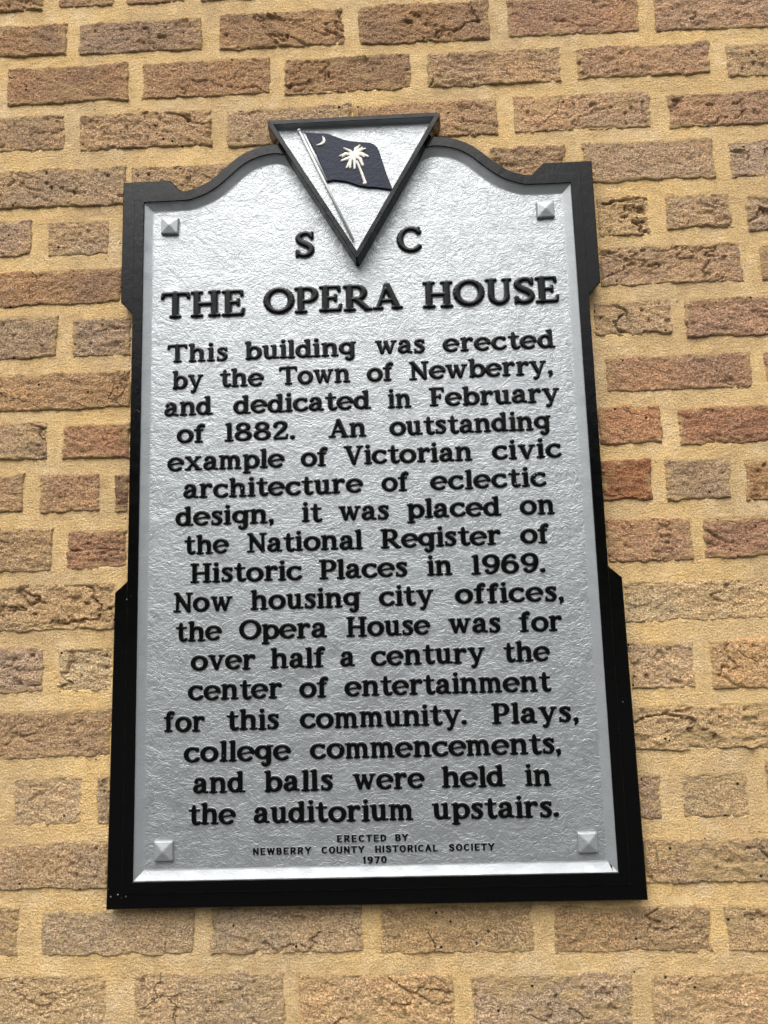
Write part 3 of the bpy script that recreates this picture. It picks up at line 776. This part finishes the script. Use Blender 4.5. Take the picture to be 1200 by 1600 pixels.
B['B'] = (.76, [ln(.14, .1, .14, .9, q), ln(.14, .9, .40, .9, q * .9), arc(.40, .71, .18, .19, 90, -90, q, q * .8), ln(.42, .5, .14, .5, q * .8), arc(.42, .3, .2, .2, 90, -90, q, q * .9), ln(.42, .1, .14, .1, q * .9)])
B['Y'] = (.80, [ln(.10, .9, .4, .46, q), ln(.70, .9, .4, .46, q), ln(.4, .46, .4, .1, q)])
B['N'] = (.82, [ln(.14, .1, .14, .9, q * .9), ln(.68, .1, .68, .9, q * .9), ln(.14, .9, .68, .1, q)])
B['W'] = (1.04, [ln(.1, .9, .28, .1, q * .9), ln(.28, .1, .52, .85, q * .9), ln(.52, .85, .76, .1, q * .9), ln(.76, .1, .94, .9, q * .9)])
B['O'] = (.86, [arc(.43, .5, .31, .4, 0, 360, q, q * .9)])
B['U'] = (.80, [cat([(.13, .9, q), (.13, .36, q), (.2, .16, q), (.4, .1, q * .9), (.6, .16, q), (.67, .36, q), (.67, .9, q)])])
B['H'] = (.82, [ln(.14, .1, .14, .9, q), ln(.68, .1, .68, .9, q), ln(.14, .5, .68, .5, q * .8)])
B['I'] = (.30, [ln(.15, .1, .15, .9, q)])
B['S'] = (.74, [cat([(.60, .74, q * .8), (.52, .87, q * .85), (.36, .91, q * .85), (.18, .84, q), (.16, .66, q), (.36, .52, q), (.56, .40, q), (.60, .24, q), (.48, .11, q * .9), (.30, .09, q * .85), (.12, .24, q * .8)])])
B['A'] = (.84, [ln(.42, .9, .12, .1, q * .9), ln(.42, .9, .72, .1, q), ln(.25, .34, .6, .34, q * .7)])
B['L'] = (.66, [ln(.14, .1, .14, .9, q), ln(.14, .1, .56, .1, q * .9)])
B['1'] = (.42, [ln(.26, .1, .26, .9, q), ln(.1, .76, .26, .9, q * .8)])
B['9'] = (.72, [arc(.36, .66, .24, .24, 0, 360, q, q * .8), cat([(.60, .64, q), (.58, .38, q), (.44, .14, q * .9), (.2, .1, q * .8)])])
B['7'] = (.70, [ln(.08, .9, .62, .9, q * .9), ln(.62, .9, .30, .1, q)])
B['0'] = (.76, [arc(.38, .5, .26, .4, 0, 360, q, q * .85)])

_cache = {}
def glyph(ch, block):
    key = (ch, block)
    if key not in _cache:
        adv, st = (B if block else G)[ch]
        if block:
            me = raised('letter', st, 0.045, 0.16, 0.08, [M_LETTER, M_SILVER_S], 0.05, 0.02, 0.6, fat=0.01)
        else:
            me = raised('letter', st, 0.026, 0.092, 0.085, [M_LETTER, M_SILVER_S], 0.04, 0.03, 0.66, fat=0.003)
        _cache[key] = me
    return _cache[key]

LINES = [
 (0.8674, [('S', -0.0912, -0.0587)]),
 (0.8677, [('C', 0.0575, 0.0901)]),
 (0.7842, [('THE', -0.2816, -0.1603), ('OPERA', -0.1348, 0.0614), ('HOUSE', 0.0895, 0.2802)]),
 (0.719, [('This', -0.2708, -0.1851), ('building', -0.1614, -0.0062), ('was', 0.0211, 0.0909), ('erected', 0.1156, 0.27)]),
 (0.6807, [('by', -0.2641, -0.2199), ('the', -0.1971, -0.1355), ('Town', -0.1138, -0.0142), ('of', 0.0081, 0.0453), ('Newberry,', 0.0669, 0.2644)]),
 (0.6418, [('and', -0.2745, -0.2067), ('dedicated', -0.178, 0.0131), ('in', 0.0368, 0.0688), ('February', 0.0937, 0.2718)]),
 (0.603, [('of', -0.2568, -0.2172), ('1882.', -0.1902, -0.0927), ('An', -0.0464, 0.0058), ('outstanding', 0.0374, 0.2568)]),
 (0.5643, [('example', -0.2691, -0.1081), ('of', -0.0852, -0.0477), ('Victorian', -0.026, 0.1491), ('civic', 0.1763, 0.2692)]),
 (0.5254, [('architecture', -0.2475, -0.0015), ('of', 0.0243, 0.0612), ('eclectic', 0.0911, 0.2466)]),
 (0.4877, [('design,', -0.2572, -0.123), ('it', -0.0843, -0.0576), ('was', -0.035, 0.0342), ('placed', 0.0573, 0.1838), ('on', 0.2095, 0.256)]),
 (0.4487, [('the', -0.2451, -0.1844), ('National', -0.1602, -0.0029), ('Register', 0.0209, 0.1821), ('of', 0.2074, 0.2465)]),
 (0.4099, [('Historic', -0.2365, -0.0854), ('Places', -0.0624, 0.0566), ('in', 0.0819, 0.1157), ('1969.', 0.1409, 0.2388)]),
 (0.3717, [('Now', -0.2595, -0.1795), ('housing', -0.1551, -0.0085), ('city', 0.0171, 0.0896), ('offices,', 0.1172, 0.2608)]),
 (0.333, [('the', -0.2556, -0.1937), ('Opera', -0.1704, -0.0532), ('House', -0.0281, 0.0831), ('was', 0.1071, 0.1762), ('for', 0.1997, 0.2565)]),
 (0.2945, [('over', -0.2353, -0.1483), ('half', -0.129, -0.0565), ('a', -0.0371, -0.0175), ('century', 0.0043, 0.1534), ('the', 0.1771, 0.2373)]),
 (0.2559, [('center', -0.2381, -0.1138), ('of', -0.0912, -0.053), ('entertainment', -0.0314, 0.2366)]),
 (0.2165, [('for', -0.2699, -0.2155), ('this', -0.1875, -0.1173), ('community.', -0.0908, 0.1263), ('Plays,', 0.1586, 0.2698)]),
 (0.1776, [('college', -0.2432, -0.1035), ('commencements,', -0.0781, 0.2453)]),
 (0.1385, [('and', -0.2311, -0.1631), ('balls', -0.1384, -0.0486), ('were', -0.0233, 0.0683), ('held', 0.0904, 0.1714), ('in', 0.1968, 0.2301)]),
 (0.0999, [('the', -0.2372, -0.1754), ('auditorium', -0.1527, 0.0535), ('upstairs.', 0.0769, 0.2377)]),
 (0.0746, [('ERECTED', -0.0455, 0.0176), ('BY', 0.0288, 0.0452)]),
 (0.0612, [('NEWBERRY', -0.1537, -0.079), ('COUNTY', -0.0655, -0.0111), ('HISTORICAL', 0.0026, 0.0822), ('SOCIETY', 0.0965, 0.1538)]),
 (0.0483, [('1970', -0.0132, 0.0173)]),
]
rl = random.Random(4)
letters = []
n_lines = len(LINES)
for li, (z, words) in enumerate(LINES):
    block = li >= n_lines - 3
    cap = 0.0088 if block else (0.0385 if li < 3 else 0.0262)
    if li < 2: cap = 0.0385
    src = B if block else G
    for (t, x0, x1) in words:
        gap = (0.10 if block else 0.02) * cap
        nat = sum(src[c][0] for c in t) * cap
        tot = nat + gap * (len(t) - 1)
        sx = min(1.08, max(0.86, (x1 - x0) / tot)) if len(t) > 1 or True else 1
        if len(t) == 1: sx = 1.0
        extra = 0 if len(t) == 1 else ((x1 - x0) - nat * sx - gap * (len(t) - 1)) / (len(t) - 1)
        x = x0 if len(t) > 1 else (x0 + x1) / 2 - nat / 2
        for c in t:
            letters.append((li, c, block, cap, sx, x + rl.uniform(-1, 1) * cap * 0.012, z + rl.uniform(-1, 1) * cap * 0.014, rl.uniform(-0.012, 0.012)))
            x += src[c][0] * cap * sx + gap + extra
# the larger letters are objects of their own; what is past the limit (smallest of them) is joined
big = [l for l in letters if not l[2]]
size = lambda l: (G[l[1]][0] * l[3]) * (l[3] * (0.2 if l[1] in '.,' else 1))
order = sorted(range(len(big)), key=lambda i: -size(big[i]))
single = set(order[:300])
rest = [big[i] for i in range(len(big)) if i not in single] + [l for l in letters if l[2]]
for i in sorted(single):
    li, c, block, cap, sx, x, z, rot = big[i]
    o = part('letter', glyph(c, block), loc=(x, PANEL_Y, z))
    o.scale = (cap * sx, cap, cap); o.rotation_euler = (0, rot, 0)
bm = bmesh.new()
for (li, c, block, cap, sx, x, z, rot) in rest:
    n0 = len(bm.verts)
    bm.from_mesh(glyph(c, block))
    bm.verts.ensure_lookup_table()
    mt = Matrix.Translation((x, PANEL_Y, z)) @ Matrix.Rotation(rot, 4, 'Y') @ Matrix.Diagonal((cap * sx, cap, cap, 1))
    bmesh.ops.transform(bm, matrix=mt, verts=bm.verts[n0:])
me = bpy.data.meshes.new('small_lettering'); bm.to_mesh(me); bm.free()
me.materials.append(M_LETTER); me.materials.append(M_SILVER_S)
o = part('small_lettering', me); tag(o, kind='stuff')

# ------------------------------------------------------------------ four square pyramid bolt covers
def rosette_mesh():
    s = 0.0127
    v = [(-s, 0, -s), (s, 0, -s), (s, 0, s), (-s, 0, s)]
    k = s * 0.96
    v += [(-k, -0.0045, -k), (k, -0.0045, -k), (k, -0.0045, k), (-k, -0.0045, k), (0.0, -0.0084, 0.0)]
    f = [(0, 1, 5, 4), (1, 2, 6, 5), (2, 3, 7, 6), (3, 0, 4, 7), (4, 5, 8), (5, 6, 8), (6, 7, 8), (7, 4, 8)]
    bm = bmesh.new(); vs_ = [bm.verts.new(p) for p in v]
    for q_ in f: bm.faces.new([vs_[i] for i in q_])
    bmesh.ops.recalc_face_normals(bm, faces=bm.faces)
    bmesh.ops.bevel(bm, geom=[e for e in bm.edges if not e.is_boundary], offset=0.0013, segments=3, profile=0.5, affect='EDGES')
    me = bpy.data.meshes.new('bolt_cover'); bm.to_mesh(me); bm.free(); me.materials.append(M_SILVER_E)
    return me
rm = rosette_mesh()
for (x, z, r) in ((-0.2689, 0.9225, 0.035), (0.2680, 0.9218, -0.02), (-0.2680, 0.0690, 0.0), (0.2708, 0.0690, 0.0)):
    o = part('bolt_cover', rm, loc=(x, PANEL_Y - 0.0002, z)); o.rotation_euler = (0, r, 0)

# ------------------------------------------------------------------ state flag on its pole in the crest
flag_top = [(-0.0726, 1.0508), (-0.0548, 1.0485), (-0.0376, 1.0467), (-0.0279, 1.0422), (-0.0169, 1.037), (-0.0072, 1.0338), (0.0074, 1.0314), (0.022, 1.0296),
        (0.0281, 1.0269), (0.0328, 1.0218), (0.0356, 1.015), (0.0395, 0.9997), (0.045, 0.9797), (0.0494, 0.9665), (0.0533, 0.9546), (0.0443, 0.957), (0.0299, 0.9597),
        (0.0178, 0.9609), (0.0057, 0.9635), (-0.0039, 0.9676), (-0.0135, 0.9712), (-0.0232, 0.973), (-0.0317, 0.974), (-0.0396, 0.9723), (-0.0436, 0.9842),
        (-0.0495, 1.0003), (-0.0553, 1.0178), (-0.0612, 1.03), (-0.066, 1.0395)]
flag = part('flag', slab('flag', flag_top, -0.0072, -0.0030, M_NAVY, 0.0008))
F = lambda pts, rs, s=1 / (7.5 * 1095): [(x, z, r * s) for (x, z), r in zip(pts, rs)]
palm = [F([(0.0037, 1.0002), (0.01, 0.9816), (0.0144, 0.967)], [13, 14, 17]), F([(0.0146, 0.9664), (0.0120, 0.9662)], [13, 11]),
        F([(-0.0003, 1.0103), (-0.0062, 1.0172), (-0.0147, 1.0218)], [20, 15, 8]), F([(-0.0003, 1.0103), (0.0024, 1.02), (0.008, 1.0248)], [20, 20, 10]),
        F([(-0.0003, 1.0103), (0.0072, 1.0171), (0.0158, 1.0196)], [20, 20, 9]), F([(-0.0003, 1.0103), (0.0107, 1.0117), (0.0191, 1.0073)], [20, 22, 12]),
        F([(-0.0003, 1.0103), (0.0081, 1.0039), (0.0115, 0.9946)], [20, 20, 15]), F([(-0.0003, 1.0083), (0.0001, 0.9991), (-0.0002, 0.9899)], [22, 16, 13]),
        F([(-0.0015, 1.0084), (-0.0066, 1.0008), (-0.0114, 0.9918)], [20, 17, 12]), F([(-0.0015, 1.009), (-0.0101, 1.0055), (-0.0181, 1.0027)], [20, 18, 13]),
        F([(-0.0027, 1.0111), (-0.0124, 1.0129), (-0.021, 1.0100)], [18, 18, 9]), F([(-0.0053, 1.0033), (-0.0066, 0.9915)], [14, 12]),
        F([(-0.0124, 1.0126), (-0.0170, 1.0086)], [14, 9]), F([(0.0107, 1.0104), (0.0136, 1.0068)], [15, 10]), F([(0.0035, 1.0150), (0.0112, 1.0215)], [14, 9])]
part('palmetto', raised('palmetto', palm, 0.0006, 0.0018, 0.0014, [M_CREAM], 0.0002, 0.0008, 0.5), flag, (0, -0.0071, 0))
moon = [F([(-0.0450, 1.0413), (-0.0433, 1.0385), (-0.0428, 1.0355), (-0.0437, 1.0325), (-0.0463, 1.0303), (-0.05, 1.029), (-0.0539, 1.0285)], [7, 13, 17, 18, 16, 11, 6])]
part('crescent', raised('crescent', moon, 0.0006, 0.0018, 0.0014, [M_CREAM], 0.0002, 0.0004, 0.5), flag, (0, -0.0071, 0))

def rod(name, a, b, r, mat, y, parent=None, segs=12):
    a = Vector((a[0], y, a[1])); b = Vector((b[0], y, b[1])); d = (b - a)
    bm = bmesh.new()
    bmesh.ops.create_cone(bm, cap_ends=True, segments=segs, radius1=r, radius2=r, depth=d.length)
    bmesh.ops.transform(bm, matrix=Matrix.Translation((a + b) / 2) @ d.to_track_quat('Z', 'Y').to_matrix().to_4x4(), verts=bm.verts)
    for f in bm.faces: f.smooth = len(f.verts) == 4
    me = bpy.data.meshes.new(name); bm.to_mesh(me); bm.free(); me.materials.append(mat)
    return me
pole = part('flagpole', rod('flagpole', (-0.0785, 1.0530), (-0.0048, 0.8825), 0.0019, M_POLE, -0.0066))
bm = bmesh.new(); bmesh.ops.create_uvsphere(bm, u_segments=12, v_segments=8, radius=0.0027)
for f in bm.faces: f.smooth = True
me = bpy.data.meshes.new('finial'); bm.to_mesh(me); bm.free(); me.materials.append(M_POLE)
part('finial', me, pole, (-0.0788, -0.0068, 1.0535))
# heading seam of the flag beside the pole
part('flag_heading', rod('flag_heading', (-0.0715, 1.0480), (-0.0400, 0.9740), 0.0016, M_POLE, -0.0058, segs=10), flag)

for o in scene.objects:
    if o.type == 'MESH' and o.name.startswith(('crest_plate',)): pass
print('objects', len(scene.objects), 'letters', len(letters), 'bricks', len(all_rows))
